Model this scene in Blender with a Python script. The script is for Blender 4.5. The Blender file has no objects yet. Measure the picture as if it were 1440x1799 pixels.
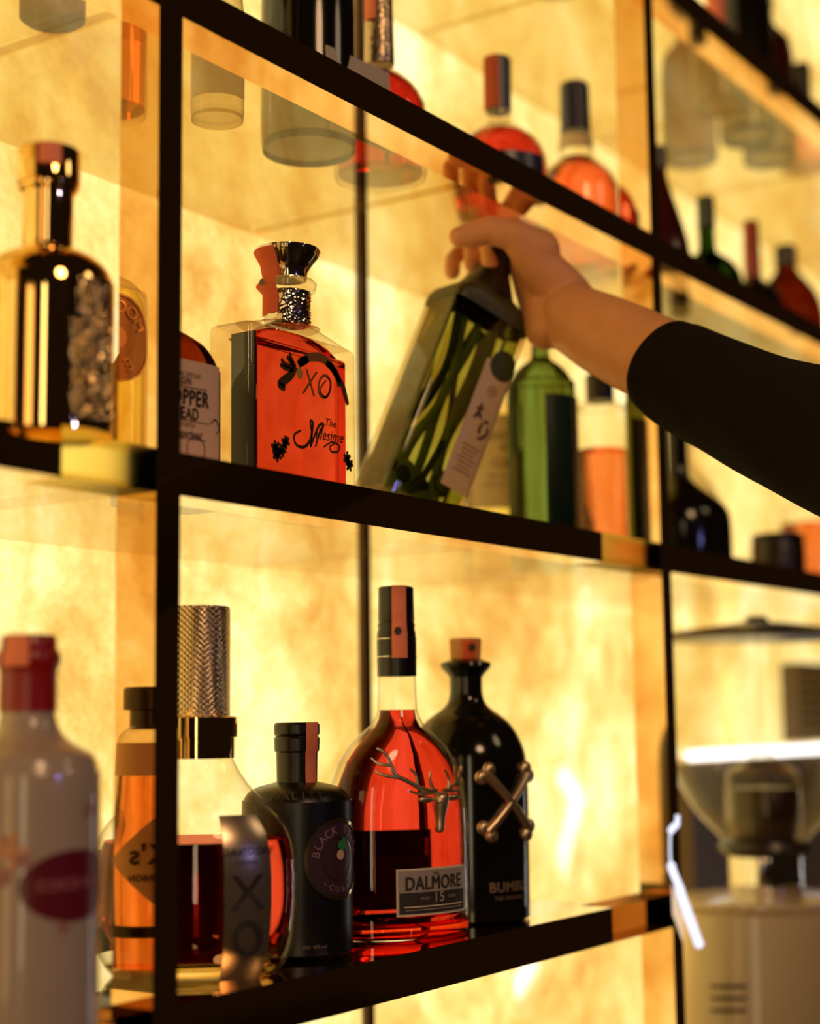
import bpy, math, random
from math import sin, cos, pi, radians, atan2, sqrt
from mathutils import Vector, Matrix
random.seed(7)
S = bpy.context.scene
COL = S.collection

# ---------------------------------------------------------------- camera, light, exposure
F_PX, PITCH, ROLL, YAW = 2865.26, 0.1265, -0.0126, 0.5930
CAM = Vector((-0.7973, -0.7193, 0.0))
fw = Vector((cos(YAW)*cos(PITCH), sin(YAW)*cos(PITCH), sin(PITCH)))
rt = Vector((sin(YAW), -cos(YAW), 0)); up = rt.cross(fw)
r2 = rt*cos(ROLL) + up*sin(ROLL); u2 = up*cos(ROLL) - rt*sin(ROLL)
cd = bpy.data.cameras.new('camera'); cam = bpy.data.objects.new('camera', cd); COL.objects.link(cam)
M4 = Matrix((r2, u2, -fw)).transposed().to_4x4(); M4.translation = CAM
cam.matrix_world = M4
cd.sensor_fit = 'VERTICAL'; cd.sensor_height = 36.0; cd.sensor_width = 28.8
cd.lens = F_PX*36.0/1799.0
cd.clip_start = 0.02; cd.clip_end = 30
cd.dof.use_dof = True; cd.dof.focus_distance = 1.27; cd.dof.aperture_fstop = 2.6
S.camera = cam

w = bpy.data.worlds.new('world'); S.world = w; w.use_nodes = True
w.node_tree.nodes['Background'].inputs[0].default_value = (0.030, 0.016, 0.008, 1)
w.node_tree.nodes['Background'].inputs[1].default_value = 0.35
def area(name, loc, target, size, power, col):
    l = bpy.data.lights.new(name, 'AREA'); l.energy = power; l.color = col; l.shape = 'DISK'; l.size = size
    o = bpy.data.objects.new(name, l); COL.objects.link(o); o.location = loc
    o.rotation_euler = (Vector(target)-Vector(loc)).to_track_quat('-Z', 'Y').to_euler(); return o
area('room_lamp', (-0.9, -2.3, 1.7), (0.4, 0, 0.2), 0.7, 20, (1.0, 0.60, 0.30))
area('spot_lamp', (0.15, -2.2, 0.45), (0.1, 0, 0.1), 0.07, 1.6, (0.36, 0.34, 1.0))
area('bar_lamp', (1.0, -1.6, 1.3), (1.1, 0, -0.2), 0.5, 2.5, (1.0, 0.72, 0.42))
def strip_lamp(name, loc, target, w_, h_, power, col):
    o = area(name, loc, target, w_, power, col); o.data.shape = 'RECTANGLE'; o.data.size = w_; o.data.size_y = h_; return o
strip_lamp('tall_lamp', (-2.0, -1.75, 0.25), (0, 0, 0.2), 0.20, 1.5, 5.0, (1.0, 0.80, 0.48))
strip_lamp('side_lamp', (-2.6, -0.9, 0.2), (0, 0, 0.1), 0.5, 1.6, 6.0, (1.0, 0.58, 0.22))
S.view_settings.view_transform = 'Standard'; S.view_settings.look = 'None'
S.view_settings.gamma = 1.0; S.view_settings.use_curve_mapping = False
S.view_settings.exposure = 0.0
S.cycles.max_bounces = 14; S.cycles.transmission_bounces = 12; S.cycles.transparent_max_bounces = 24
S.cycles.glossy_bounces = 6; S.cycles.sample_clamp_indirect = 6

# ---------------------------------------------------------------- materials
def sock(n, name, v):
    if name in n.inputs: n.inputs[name].default_value = v
def newmat(name):
    m = bpy.data.materials.new(name); m.use_nodes = True; nt = m.node_tree
    for n in list(nt.nodes): nt.nodes.remove(n)
    out = nt.nodes.new('ShaderNodeOutputMaterial'); return m, nt, out
def c4(c): return (c[0], c[1], c[2], 1)
def pbr(name, col, rough=0.4, metal=0.0, spec=0.5, coat=0.0, bump=0, bscale=200, sss=0, vary=0.0, vscale=30):
    m, nt, out = newmat(name); b = nt.nodes.new('ShaderNodeBsdfPrincipled')
    sock(b, 'Base Color', c4(col)); sock(b, 'Roughness', rough); sock(b, 'Metallic', metal)
    sock(b, 'Specular IOR Level', spec); sock(b, 'Coat Weight', coat)
    if sss: sock(b, 'Subsurface Weight', sss); sock(b, 'Subsurface Radius', (0.012, 0.005, 0.002)); sock(b, 'Subsurface Scale', 0.6)
    tc = nt.nodes.new('ShaderNodeTexCoord')
    if vary:
        nz = nt.nodes.new('ShaderNodeTexNoise'); sock(nz, 'Scale', vscale); sock(nz, 'Detail', 4)
        nt.links.new(tc.outputs['Object'], nz.inputs['Vector'])
        mx = nt.nodes.new('ShaderNodeMix'); mx.data_type = 'RGBA'
        mx.inputs[6].default_value = c4([x*(1-vary) for x in col]); mx.inputs[7].default_value = c4([min(1, x*(1+vary)) for x in col])
        nt.links.new(nz.outputs[0], mx.inputs[0]); nt.links.new(mx.outputs[2], b.inputs['Base Color'])
    if bump:
        n2 = nt.nodes.new('ShaderNodeTexNoise'); sock(n2, 'Scale', bscale); bp = nt.nodes.new('ShaderNodeBump')
        sock(bp, 'Strength', bump); sock(bp, 'Distance', 0.001)
        nt.links.new(tc.outputs['Object'], n2.inputs['Vector']); nt.links.new(n2.outputs[0], bp.inputs['Height']); nt.links.new(bp.outputs[0], b.inputs['Normal'])
    nt.links.new(b.outputs[0], out.inputs[0]); return m
def thin(name, tint, edge=(0.25, 0.17, 0.08), edge_amt=0.75, rough=0.0, gl=1.0, base=0.04):
    """hollow glass wall: lets light straight through, mirrors by Fresnel, thicker and darker at the rim"""
    m, nt, out = newmat(name)
    lw = nt.nodes.new('ShaderNodeLayerWeight'); sock(lw, 'Blend', 0.5)
    pw = nt.nodes.new('ShaderNodeMath'); pw.operation = 'POWER'; pw.inputs[1].default_value = 3.5
    ml = nt.nodes.new('ShaderNodeMath'); ml.operation = 'MULTIPLY'; ml.inputs[1].default_value = edge_amt
    nt.links.new(lw.outputs['Facing'], pw.inputs[0]); nt.links.new(pw.outputs[0], ml.inputs[0])
    mx = nt.nodes.new('ShaderNodeMix'); mx.data_type = 'RGBA'
    mx.inputs[6].default_value = c4(tint); mx.inputs[7].default_value = c4(edge); nt.links.new(ml.outputs[0], mx.inputs[0])
    tr = nt.nodes.new('ShaderNodeBsdfTransparent'); nt.links.new(mx.outputs[2], tr.inputs[0])
    g = nt.nodes.new('ShaderNodeBsdfGlossy'); sock(g, 'Roughness', rough); sock(g, 'Color', (gl, gl, gl, 1))
    fr = nt.nodes.new('ShaderNodeFresnel'); ge = nt.nodes.new('ShaderNodeNewGeometry')
    io = nt.nodes.new('ShaderNodeMix'); io.inputs[2].default_value = 1.45; io.inputs[3].default_value = 1/1.45
    nt.links.new(ge.outputs['Backfacing'], io.inputs[0]); nt.links.new(io.outputs[0], fr.inputs['IOR'])
    ms = nt.nodes.new('ShaderNodeMixShader'); nt.links.new(fr.outputs[0], ms.inputs[0])
    nt.links.new(tr.outputs[0], ms.inputs[1]); nt.links.new(g.outputs[0], ms.inputs[2]); nt.links.new(ms.outputs[0], out.inputs[0]); return m
def glass(name, col, ior=1.36, rough=0.0):
    m, nt, out = newmat(name); g = nt.nodes.new('ShaderNodeBsdfGlass')
    sock(g, 'Color', c4(col)); sock(g, 'IOR', ior); sock(g, 'Roughness', rough)
    nt.links.new(g.outputs[0], out.inputs[0]); return m
def emis(name, col, k):
    m, nt, out = newmat(name); e = nt.nodes.new('ShaderNodeEmission'); sock(e, 'Color', c4(col)); sock(e, 'Strength', k)
    nt.links.new(e.outputs[0], out.inputs[0]); return m
def onyx():
    m, nt, out = newmat('backlit_onyx'); L = nt.links.new
    tc = nt.nodes.new('ShaderNodeTexCoord')
    def noise(sc, det, dist=0):
        n = nt.nodes.new('ShaderNodeTexNoise'); sock(n, 'Scale', sc); sock(n, 'Detail', det); sock(n, 'Distortion', dist); sock(n, 'Roughness', 0.6)
        L(tc.outputs['Object'], n.inputs['Vector']); return n
    a = noise(5.2, 4, 0.6); b = noise(30, 6, 0.3); c = noise(130, 3, 0)
    def add(x, y, k):
        mm = nt.nodes.new('ShaderNodeMath'); mm.operation = 'MULTIPLY_ADD'; mm.inputs[1].default_value = k
        L(y.outputs[0], mm.inputs[0]); L(x.outputs[0], mm.inputs[2]); return mm
    base = nt.nodes.new('ShaderNodeMath'); base.operation = 'MULTIPLY'; base.inputs[1].default_value = 0.70; L(a.outputs[0], base.inputs[0])
    s1 = add(base, b, 0.22); s2 = add(s1, c, 0.10)
    r = nt.nodes.new('ShaderNodeValToRGB'); e = r.color_ramp.elements
    e[0].position = 0.33; e[0].color = (0.88, 0.39, 0.060, 1)
    e[1].position = 0.66; e[1].color = (1.60, 1.38, 0.70, 1)
    x = e.new(0.43); x.color = (1.12, 0.67, 0.15, 1)
    x = e.new(0.52); x.color = (1.32, 0.94, 0.29, 1)
    L(s2.outputs[0], r.inputs[0])
    em = nt.nodes.new('ShaderNodeEmission'); sock(em, 'Strength', 1.0); L(r.outputs[0], em.inputs[0])
    g = nt.nodes.new('ShaderNodeBsdfGlossy'); sock(g, 'Roughness', 0.05); sock(g, 'Color', (0.13, 0.13, 0.13, 1))
    ad = nt.nodes.new('ShaderNodeAddShader'); L(em.outputs[0], ad.inputs[0]); L(g.outputs[0], ad.inputs[1]); L(ad.outputs[0], out.inputs[0]); return m

ONYX = onyx()
BRONZE = pbr('polished_bronze', (0.80, 0.52, 0.25), 0.035, 1.0)
STRIP = pbr('dark_seam', (0.10, 0.045, 0.015), 0.35)
SHELFGLASS = thin('shelf_glass', (0.87, 0.79, 0.58), (0.5, 0.42, 0.28), 0.3)
ENDGLASS = glass('frosted_end', (1.0, 0.94, 0.60), 1.2, 0.4)
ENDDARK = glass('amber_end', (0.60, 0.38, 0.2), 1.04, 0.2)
BLACKGLOSS = pbr('black_gloss_board', (0.012, 0.007, 0.004), 0.04, 0, 0.9, 1.0)
CLEAR = thin('clear_glass', (0.97, 0.95, 0.90), (0.22, 0.15, 0.07), 0.85)
SMOKE = thin('smoky_glass', (0.80, 0.74, 0.62), (0.12, 0.09, 0.05), 0.9)
RED = glass('red_liquor', (0.82, 0.23, 0.20)); RED2 = glass('deep_red_liquor', (0.72, 0.16, 0.15))
CORAL = glass('coral_liquor', (0.86, 0.30, 0.26)); ORANGE = glass('orange_liquor', (0.93, 0.54, 0.36))
AMBER = glass('amber_liquor', (0.90, 0.58, 0.36)); PALE = glass('pale_liquor', (0.98, 0.95, 0.60))
BROWN = glass('brown_glass', (0.30, 0.09, 0.02), 1.4); GREENG = glass('green_glass', (0.36, 0.46, 0.24), 1.4)
OLIVE = glass('olive_glass', (0.35, 0.36, 0.10), 1.4); DKGREEN = glass('dark_green_glass', (0.10, 0.18, 0.05), 1.4)
LEAFG = glass('leafy_gin', (0.62, 0.68, 0.40), 1.30)
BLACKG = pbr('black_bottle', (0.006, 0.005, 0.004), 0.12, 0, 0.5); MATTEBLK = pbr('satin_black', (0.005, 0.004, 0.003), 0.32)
DARKRED = pbr('dark_red_bottle', (0.05, 0.006, 0.003), 0.15)
GOLD = pbr('gold_mirror', (0.88, 0.60, 0.24), 0.05, 1.0)
GOLDREL = pbr('embossed_metal', (0.60, 0.52, 0.46), 0.12, 1.0)
SILVER = pbr('silver_metal', (0.72, 0.64, 0.52), 0.16, 1.0)
def knurl():
    m = pbr('knurled_metal', (0.80, 0.62, 0.40), 0.22, 1.0); nt = m.node_tree; L = nt.links.new
    tc = nt.nodes.new('ShaderNodeTexCoord'); sx = nt.nodes.new('ShaderNodeSeparateXYZ'); L(tc.outputs['Object'], sx.inputs[0])
    at = nt.nodes.new('ShaderNodeMath'); at.operation = 'ARCTAN2'; L(sx.outputs[1], at.inputs[0]); L(sx.outputs[0], at.inputs[1])
    def lin(k1, k2):
        a = nt.nodes.new('ShaderNodeMath'); a.operation = 'MULTIPLY'; a.inputs[1].default_value = k1; L(at.outputs[0], a.inputs[0])
        b = nt.nodes.new('ShaderNodeMath'); b.operation = 'MULTIPLY_ADD'; b.inputs[1].default_value = k2; L(sx.outputs[2], b.inputs[0]); L(a.outputs[0], b.inputs[2])
        s = nt.nodes.new('ShaderNodeMath'); s.operation = 'SINE'; L(b.outputs[0], s.inputs[0]); return s
    p, q = lin(34, 1500), lin(34, -1500)
    mm = nt.nodes.new('ShaderNodeMath'); mm.operation = 'MAXIMUM'; L(p.outputs[0], mm.inputs[0]); L(q.outputs[0], mm.inputs[1])
    bp = nt.nodes.new('ShaderNodeBump'); sock(bp, 'Strength', 0.8); sock(bp, 'Distance', 0.0005); L(mm.outputs[0], bp.inputs['Height'])
    b = [n for n in nt.nodes if n.type == 'BSDF_PRINCIPLED'][0]; L(bp.outputs[0], b.inputs['Normal']); return m
KNURL = knurl()
CHROME = pbr('chrome', (0.8, 0.76, 0.72), 0.07, 1.0)
STAMP = pbr('coral_tax_stamp', (1.0, 0.25, 0.13), 0.6, vary=0.15, vscale=150)
STAMPT = STAMP.copy(); STAMPT.name = 'backlit_tax_stamp'
_b = [n for n in STAMPT.node_tree.nodes if n.type == 'BSDF_PRINCIPLED'][0]
sock(_b, 'Transmission Weight', 0.0)
def translucent(name, col, tcol, f=0.5):
    m, nt, out = newmat(name); d = nt.nodes.new('ShaderNodeBsdfDiffuse'); t = nt.nodes.new('ShaderNodeBsdfTranslucent')
    sock(d, 'Color', c4(col)); sock(t, 'Color', c4(tcol)); ms = nt.nodes.new('ShaderNodeMixShader'); ms.inputs[0].default_value = f
    nt.links.new(d.outputs[0], ms.inputs[1]); nt.links.new(t.outputs[0], ms.inputs[2]); nt.links.new(ms.outputs[0], out.inputs[0]); return m
STAMPT = translucent('backlit_tax_stamp', (1.0, 0.25, 0.13), (1.0, 0.34, 0.16), 0.6)
INK = pbr('dark_ink', (0.02, 0.012, 0.01), 0.5); INKB = pbr('brown_ink', (0.09, 0.03, 0.02), 0.5)
PAPER = pbr('label_paper', (0.70, 0.46, 0.33), 0.6, bump=0.1); CREAM = translucent('cream_paper', (0.75, 0.62, 0.44), (0.9, 0.7, 0.42), 0.3)
FOIL = pbr('bronze_foil', (0.42, 0.33, 0.24), 0.25, 0.85); WHITEP = pbr('white_edge', (0.8, 0.68, 0.5), 0.4)
BRASS = pbr('brass', (0.80, 0.56, 0.30), 0.18, 1.0); PEWTER = pbr('pewter', (0.74, 0.56, 0.38), 0.34, 0.9)
CORK = translucent('cork', (0.75, 0.42, 0.20), (0.95, 0.55, 0.22), 0.4)
NAVY = pbr('navy_cap', (0.012, 0.014, 0.06), 0.3); REDCAP = pbr('red_cap', (0.30, 0.010, 0.010), 0.28, vary=0.15)
WHITEB = pbr('white_bottle', (0.42, 0.33, 0.28), 0.22, coat=0.6); DKRED = pbr('red_print', (0.13, 0.008, 0.016), 0.3)
COPPER = pbr('copper_seal', (0.50, 0.25, 0.12), 0.35, 0.6); COPPERL = pbr('copper_letters', (0.85, 0.48, 0.22), 0.3, 0.6)
SKIN = pbr('skin', (0.76, 0.34, 0.145), 0.5, 0, 0.35, sss=0.25, vary=0.10, vscale=60, bump=0.25, bscale=350)
WOOL = pbr('black_wool', (0.010, 0.007, 0.005), 0.95, 0, 0.1, bump=0.8, bscale=500)
LEAF = pbr('green_leaf', (0.22, 0.30, 0.05), 0.5, vary=0.4, vscale=60); DKLEAF = pbr('dark_leaf', (0.03, 0.045, 0.012), 0.5)
TEAL = thin('teal_glass', (0.16, 0.42, 0.26), (0.01, 0.05, 0.03), 0.95)
GREYP = pbr('grey_card', (0.45, 0.38, 0.32), 0.6, bump=0.2); MACH = pbr('cream_enamel', (0.50, 0.38, 0.23), 0.3, coat=0.4)
BEAN = pbr('coffee_beans', (0.030, 0.012, 0.006), 0.35, bump=1.0, bscale=120); DKPL = pbr('dark_plastic', (0.02, 0.013, 0.01), 0.3)
HOPPER = thin('hopper_plastic', (0.93, 0.90, 0.82), (0.75, 0.55, 0.32), 0.8)
DKWALL = pbr('dark_backsplash', (0.10, 0.055, 0.025), 0.5); COUNTER = pbr('dark_counter', (0.03, 0.02, 0.014), 0.25)
LED = emis('white_led', (0.86, 0.88, 1.0), 4.0); NEON = emis('neon_tube_glow', (1.0, 0.95, 0.9), 14.0)
BLUEP = pbr('violet_print', (0.05, 0.02, 0.03), 0.35); GRN = pbr('green_print', (0.03, 0.22, 0.07), 0.5)

# ---------------------------------------------------------------- mesh tools
class MB:
    def __init__(s): s.v = []; s.f = []; s.m = []
    def add(s, vf, mi=0, T=None):
        v, f = vf; n = len(s.v)
        s.v += [tuple(T(Vector(p))) if T else tuple(p) for p in v]
        s.f += [[i+n for i in q] for q in f]; s.m += [mi]*len(f); return s
    def build(s, name, mats, parent=None, angle=40, loc=None):
        me = bpy.data.meshes.new(name); me.from_pydata(s.v, [], s.f)
        if not isinstance(mats, (list, tuple)): mats = [mats]
        for m in mats: me.materials.append(m)
        me.polygons.foreach_set('material_index', s.m)
        me.polygons.foreach_set('use_smooth', [True]*len(s.f)); me.update()
        me.set_sharp_from_angle(angle=radians(angle))
        o = bpy.data.objects.new(name, me); COL.objects.link(o)
        if parent: o.parent = parent
        if loc: o.location = loc
        return o
def se(a, rx, ry, n):
    sa, ca = sin(a), cos(a); e = 2.0/n
    return (rx*math.copysign(abs(sa)**e, sa), -ry*math.copysign(abs(ca)**e, ca))
def loft(rows, k=1.0, n=2.0, seg=72, cap=True):
    v = []; f = []
    for r in rows:
        z, rr = r[0], r[1]; kk = r[2] if len(r) > 2 else k; nn = r[3] if len(r) > 3 else n
        for j in range(seg):
            x, y = se(2*pi*j/seg, max(rr, 1e-5), max(rr*kk, 1e-5), nn); v.append((x, y, z))
    for i in range(len(rows)-1):
        for j in range(seg):
            a = i*seg+j; b = i*seg+(j+1) % seg; q = (b, b+seg, a+seg, a)
            f.append(q)
    # outward winding
    if rows[-1][0] < rows[0][0]: f = [tuple(reversed(q)) for q in f]
    if cap:
        b = list(range(seg)); t = list(range((len(rows)-1)*seg, len(rows)*seg))
        if rows[-1][0] > rows[0][0]: f.append(b[::-1]); f.append(t)
        else: f.append(b); f.append(t[::-1])
    return v, f
def smoothrows(rows, sub=4):
    out = []
    for i in range(len(rows)-1):
        p0 = rows[max(i-1, 0)]; p1 = rows[i]; p2 = rows[i+1]; p3 = rows[min(i+2, len(rows)-1)]
        for t in range(sub):
            u = t/sub; res = []
            for c in range(2):
                m1 = (p2[c]-p0[c])/2; m2 = (p3[c]-p1[c])/2
                h = (2*u**3-3*u*u+1)*p1[c]+(u**3-2*u*u+u)*m1+(-2*u**3+3*u*u)*p2[c]+(u**3-u*u)*m2
                res.append(h)
            lo, hi = min(p1[1], p2[1]), max(p1[1], p2[1]); res[1] = min(max(res[1], lo), hi)
            out.append(tuple(res))
    out.append(rows[-1]); return out
def strip(rows, a0, a1, off=0.0005, k=1.0, n=2.0, seg=24):
    """thin sheet wrapped on a turned body between angles a0..a1 (0 faces local -Y)"""
    v = []; f = []; N = seg+1
    for o in (off, 0.0001):
        for (z, r) in [(q[0], q[1]) for q in rows]:
            for j in range(N):
                x, y = se(a0+(a1-a0)*j/seg, r+o, r*k+o, n); v.append((x, y, z))
    m = len(rows)
    for i in range(m-1):
        for j in range(seg): a = i*N+j; f.append((a, a+1, a+1+N, a+N))
    B = m*N
    for i in range(m-1):
        for (j) in (0, seg): a = i*N+j; f.append((a, a+N, a+N+B, a+B))
    for j in range(seg):
        for i in (0, m-1): a = i*N+j; f.append((a, a+1, a+1+B, a+B))
    return v, f
def box(x0, x1, y0, y1, z0, z1):
    v = [(x, y, z) for z in (z0, z1) for y in (y0, y1) for x in (x0, x1)]
    return v, [(0, 2, 3, 1), (4, 5, 7, 6), (0, 1, 5, 4), (2, 6, 7, 3), (0, 4, 6, 2), (1, 3, 7, 5)]
def tube(pts, rad, seg=10):
    pts = [Vector(p) for p in pts]
    if not isinstance(rad, (list, tuple)): rad = [rad]*len(pts)
    v = []; f = []; ref = Vector((0.13, 0.31, 0.94))
    for i, p in enumerate(pts):
        d = (pts[min(i+1, len(pts)-1)]-pts[max(i-1, 0)]).normalized()
        a = d.cross(ref); a = a.normalized() if a.length > 0.1 else d.cross(Vector((1, 0, 0))).normalized(); b = d.cross(a)
        for j in range(seg): t = 2*pi*j/seg; v.append(p+a*cos(t)*rad[i]+b*sin(t)*rad[i])
    for i in range(len(pts)-1):
        for j in range(seg): q = i*seg+j; r = i*seg+(j+1) % seg; f.append((q, r, r+seg, q+seg))
    f.append(tuple(range(seg))[::-1]); f.append(tuple(range((len(pts)-1)*seg, len(pts)*seg))); return v, f
def spline(pts, sub=6):
    P = [Vector(p) for p in pts]; out = []
    for i in range(len(P)-1):
        a = P[max(i-1, 0)]; b = P[i]; c = P[i+1]; d = P[min(i+2, len(P)-1)]
        for t in range(sub):
            u = t/sub; out.append(0.5*((2*b)+(c-a)*u+(2*a-5*b+4*c-d)*u*u+(3*b-a-3*c+d)*u**3))
    out.append(P[-1]); return out
def ball(c, r, sx=1, sy=1, sz=1, u=14, w_=9):
    v = []; f = []
    for i in range(w_+1):
        t = pi*i/w_
        for j in range(u): p = 2*pi*j/u; v.append((c[0]+r*sx*sin(t)*cos(p), c[1]+r*sy*sin(t)*sin(p), c[2]+r*sz*cos(t)))
    for i in range(w_):
        for j in range(u): a = i*u+j; b = i*u+(j+1) % u; f.append((a, a+u, b+u, b))
    return v, f
_tc = {}
def text(s, size=1.0, bold=0.0, shear=0.0, xs=1.0):
    key = (s, bold > 0, shear)
    if key not in _tc:
        c = bpy.data.curves.new('t', 'FONT'); c.body = s; c.size = 1.0; c.align_x = 'CENTER'; c.align_y = 'CENTER'
        c.shear = shear; c.resolution_u = 4; c.space_character = 1.08 if bold > 0 else 1.0
        o = bpy.data.objects.new('t', c); COL.objects.link(o)
        bpy.context.view_layer.update()
        me = o.to_mesh(); _tc[key] = ([tuple(p.co) for p in me.vertices], [tuple(p.vertices) for p in me.polygons])
        o.to_mesh_clear(); bpy.data.objects.remove(o); bpy.data.curves.remove(c)
    v0, f0 = _tc[key]; v = []; f = []
    for q, (dx, dy) in enumerate([(0, 0)] if bold <= 0 else [(-bold*1.3, 0), (bold*1.3, 0), (0, bold*0.8), (0, -bold*0.8)]):
        n = len(v); v += [((p[0]+dx)*size*xs, (p[1]+dy)*size, q*0.00002) for p in v0]; f += [[a+n for a in b] for b in f0]
    return v, f
def on(x0, z0, rx, ry=None, n=2.0, off=0.001, rot=0.0):
    """place flat (u, v) artwork on the body's front: arc wrap when round, projected on a superellipse otherwise"""
    def T(p):
        u = x0+p[0]*cos(rot)-p[1]*sin(rot); z = z0+p[0]*sin(rot)+p[1]*cos(rot); d = off+p[2]
        if ry is None: return Vector(((rx+d)*sin(u/rx), -(rx+d)*cos(u/rx), z))
        return Vector((u, -ry*max(0.0, 1-abs(u/rx)**n)**(1/n)-d, z))
    return T
def ring(r0, r1, seg=48, sx=1.0, a0=0, a1=2*pi):
    v = []; f = []
    for j in range(seg+1):
        a = a0+(a1-a0)*j/seg
        v += [(r0*cos(a)*sx, r0*sin(a), 0), (r1*cos(a)*sx, r1*sin(a), 0)]
    for j in range(seg): f.append((2*j, 2*j+1, 2*j+3, 2*j+2))
    return v, f
def disc(r, seg=48, rings=8, sx=1.0):
    v = []; f = []
    for i in range(rings): 
        q = ring(r*i/rings+1e-6, r*(i+1)/rings, seg, sx); n = len(v); v += q[0]; f += [[a+n for a in b] for b in q[1]]
    return v, f
def sheet(w_, h, nx=20, nz=6):
    v = [(-w_/2+w_*i/nx, -h/2+h*j/nz, 0) for j in range(nz+1) for i in range(nx+1)]
    return v, [(j*(nx+1)+i, j*(nx+1)+i+1, (j+1)*(nx+1)+i+1, (j+1)*(nx+1)+i) for j in range(nz) for i in range(nx)]
def ink(pts, wd=0.001):
    """a pen stroke of width wd through (u, v) points"""
    P = spline([(a, b, 0) for a, b in pts], 6); v = []; f = []
    for i, p in enumerate(P):
        d = (P[min(i+1, len(P)-1)]-P[max(i-1, 0)]); d = Vector((-d.y, d.x, 0)).normalized()*wd/2*(0.5+0.5*sin(pi*(i+0.5)/len(P))+0.25)
        v += [tuple(p+d), tuple(p-d)]
    for i in range(len(P)-1): f.append((2*i, 2*i+1, 2*i+3, 2*i+2))
    return v, f
def tag(o, label=None, cat=None, group=None, kind=None):
    if label: o['label'] = label
    if cat: o['category'] = cat
    if group: o['group'] = group
    if kind: o['kind'] = kind
    return o
def empty(name, loc=(0, 0, 0), rz=0.0, label=None, cat=None, group=None):
    o = bpy.data.objects.new(name, None); COL.objects.link(o); o.location = loc; o.rotation_euler = (0, 0, rz)
    o.empty_display_size = 0.02; return tag(o, label, cat, group)
def face_rot(X, Y, phi):
    """turn so the front (-Y) points phi degrees clockwise from the viewer's side"""
    return atan2(CAM.y-Y, CAM.x-X)+radians(phi)-radians(270)

# ---------------------------------------------------------------- structure: glowing wall, rack, shelves
wall = MB().add(box(-4.0, 4.2, 0.295, 0.33, -1.0, 1.7)).build('wall_back', ONYX); tag(wall, kind='structure')
seam = MB().add(box(0.607, 0.621, 0.288, 0.2955, -1.0, 1.7)).build('trim_1', STRIP); tag(seam, kind='structure')
splash = MB().add(box(1.36, 4.2, 0.262, 0.294, -0.62, -0.066)).build('wall_splashback', DKWALL); tag(splash, kind='structure')
fl = MB().add(box(-3, 4.2, -3, 0.33, -1.05, -1.0)).build('floor', COUNTER); tag(fl, kind='structure')
cnt = MB().add(box(-1.6, 4.2, -0.22, 0.294, -0.66, -0.62)).build('bar_counter', COUNTER); tag(cnt, 'dark counter top under the shelving and coffee grinder', 'counter')
cab = MB().add(box(-1.55, 4.15, -0.2, 0.29, -1.0, -0.66)).build('cabinet_body', COUNTER, cnt)

PW, PD, BAY = 0.0233, 0.035, 0.73
PITCHX = BAY+PW
RAILS = dict(C=(-0.209, -0.177), B=(0.1480, 0.1766), A=(0.478, 0.506), D=(0.789, 0.818))
rack = empty('shelf_rack', (0, 0, -0.62), 0, 'tall polished bronze rack of square posts and rails before the glowing wall', 'shelf rack')
def lz(v): return v+0.62
for i in range(-1, 4):
    x = i*PITCHX
    MB().add(box(x-PW, x, 0, PD, 0, 2.1)).build('post', BRONZE, rack)
for i in range(-1, 3):
    x0 = i*PITCHX; x1 = x0+BAY
    for key, (za, zb) in RAILS.items():
        if key == 'C' and i > 0: continue
        xe = x1-0.13 if i >= 0 else x1-0.083
        if key in 'BC' and i <= 0:
            MB().add(box(x0, xe, 0, PD, lz(za), lz(zb))).build('rail', BRONZE, rack)
            e = MB().add(box(xe, x1, 0.0, PD, lz(za), lz(zb))).build('rail_end', ENDGLASS if key == 'B' else ENDDARK, rack)  # glass piece added so the rail looks brighter near the post
            e['label'] = 'added amber glass piece standing in for the gleam at the rail end'
        else:
            MB().add(box(x0, x1, 0, PD, lz(za), lz(zb))).build('rail', BRONZE, rack)
def pane(x0, x1, z, label):
    o = MB().add(box(x0+0.0012, x1-0.0012, PD+0.001, 0.287, z, z+0.008)).build('glass_shelf', SHELFGLASS)
    tag(o, label, 'glass shelf', 'clear glass shelf panes'); return o
names = {'B': 'middle', 'A': 'upper', 'D': 'topmost'}
for key in 'BAD':
    z = {'B': 0.1485, 'A': 0.4800, 'D': 0.795}[key]
    for i in range(-1, 3):
        x0 = i*PITCHX; jx = x0+0.425
        where = ['left of the front post', 'between the two front posts', 'right of the second post', 'at the far right end'][i+1]
        pane(x0-PW, jx, z, 'near pane of the %s glass shelf %s' % (names[key], where))
        pane(jx, x0+BAY, z, 'far pane of the %s glass shelf %s' % (names[key], where))
for i in (-1, 0):
    x0 = i*PITCHX
    o = MB().add(box(x0+0.001, x0+(0.63 if i == 0 else 0.60), PD+0.001, 0.285, -0.195, -0.1775)).build('shelf_board', BLACKGLOSS)
    tag(o, 'glossy black lower shelf board %s' % ('under the bone emblem bottle and its neighbours' if i == 0 else 'under the white bottle at far left'), 'shelf')

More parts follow.
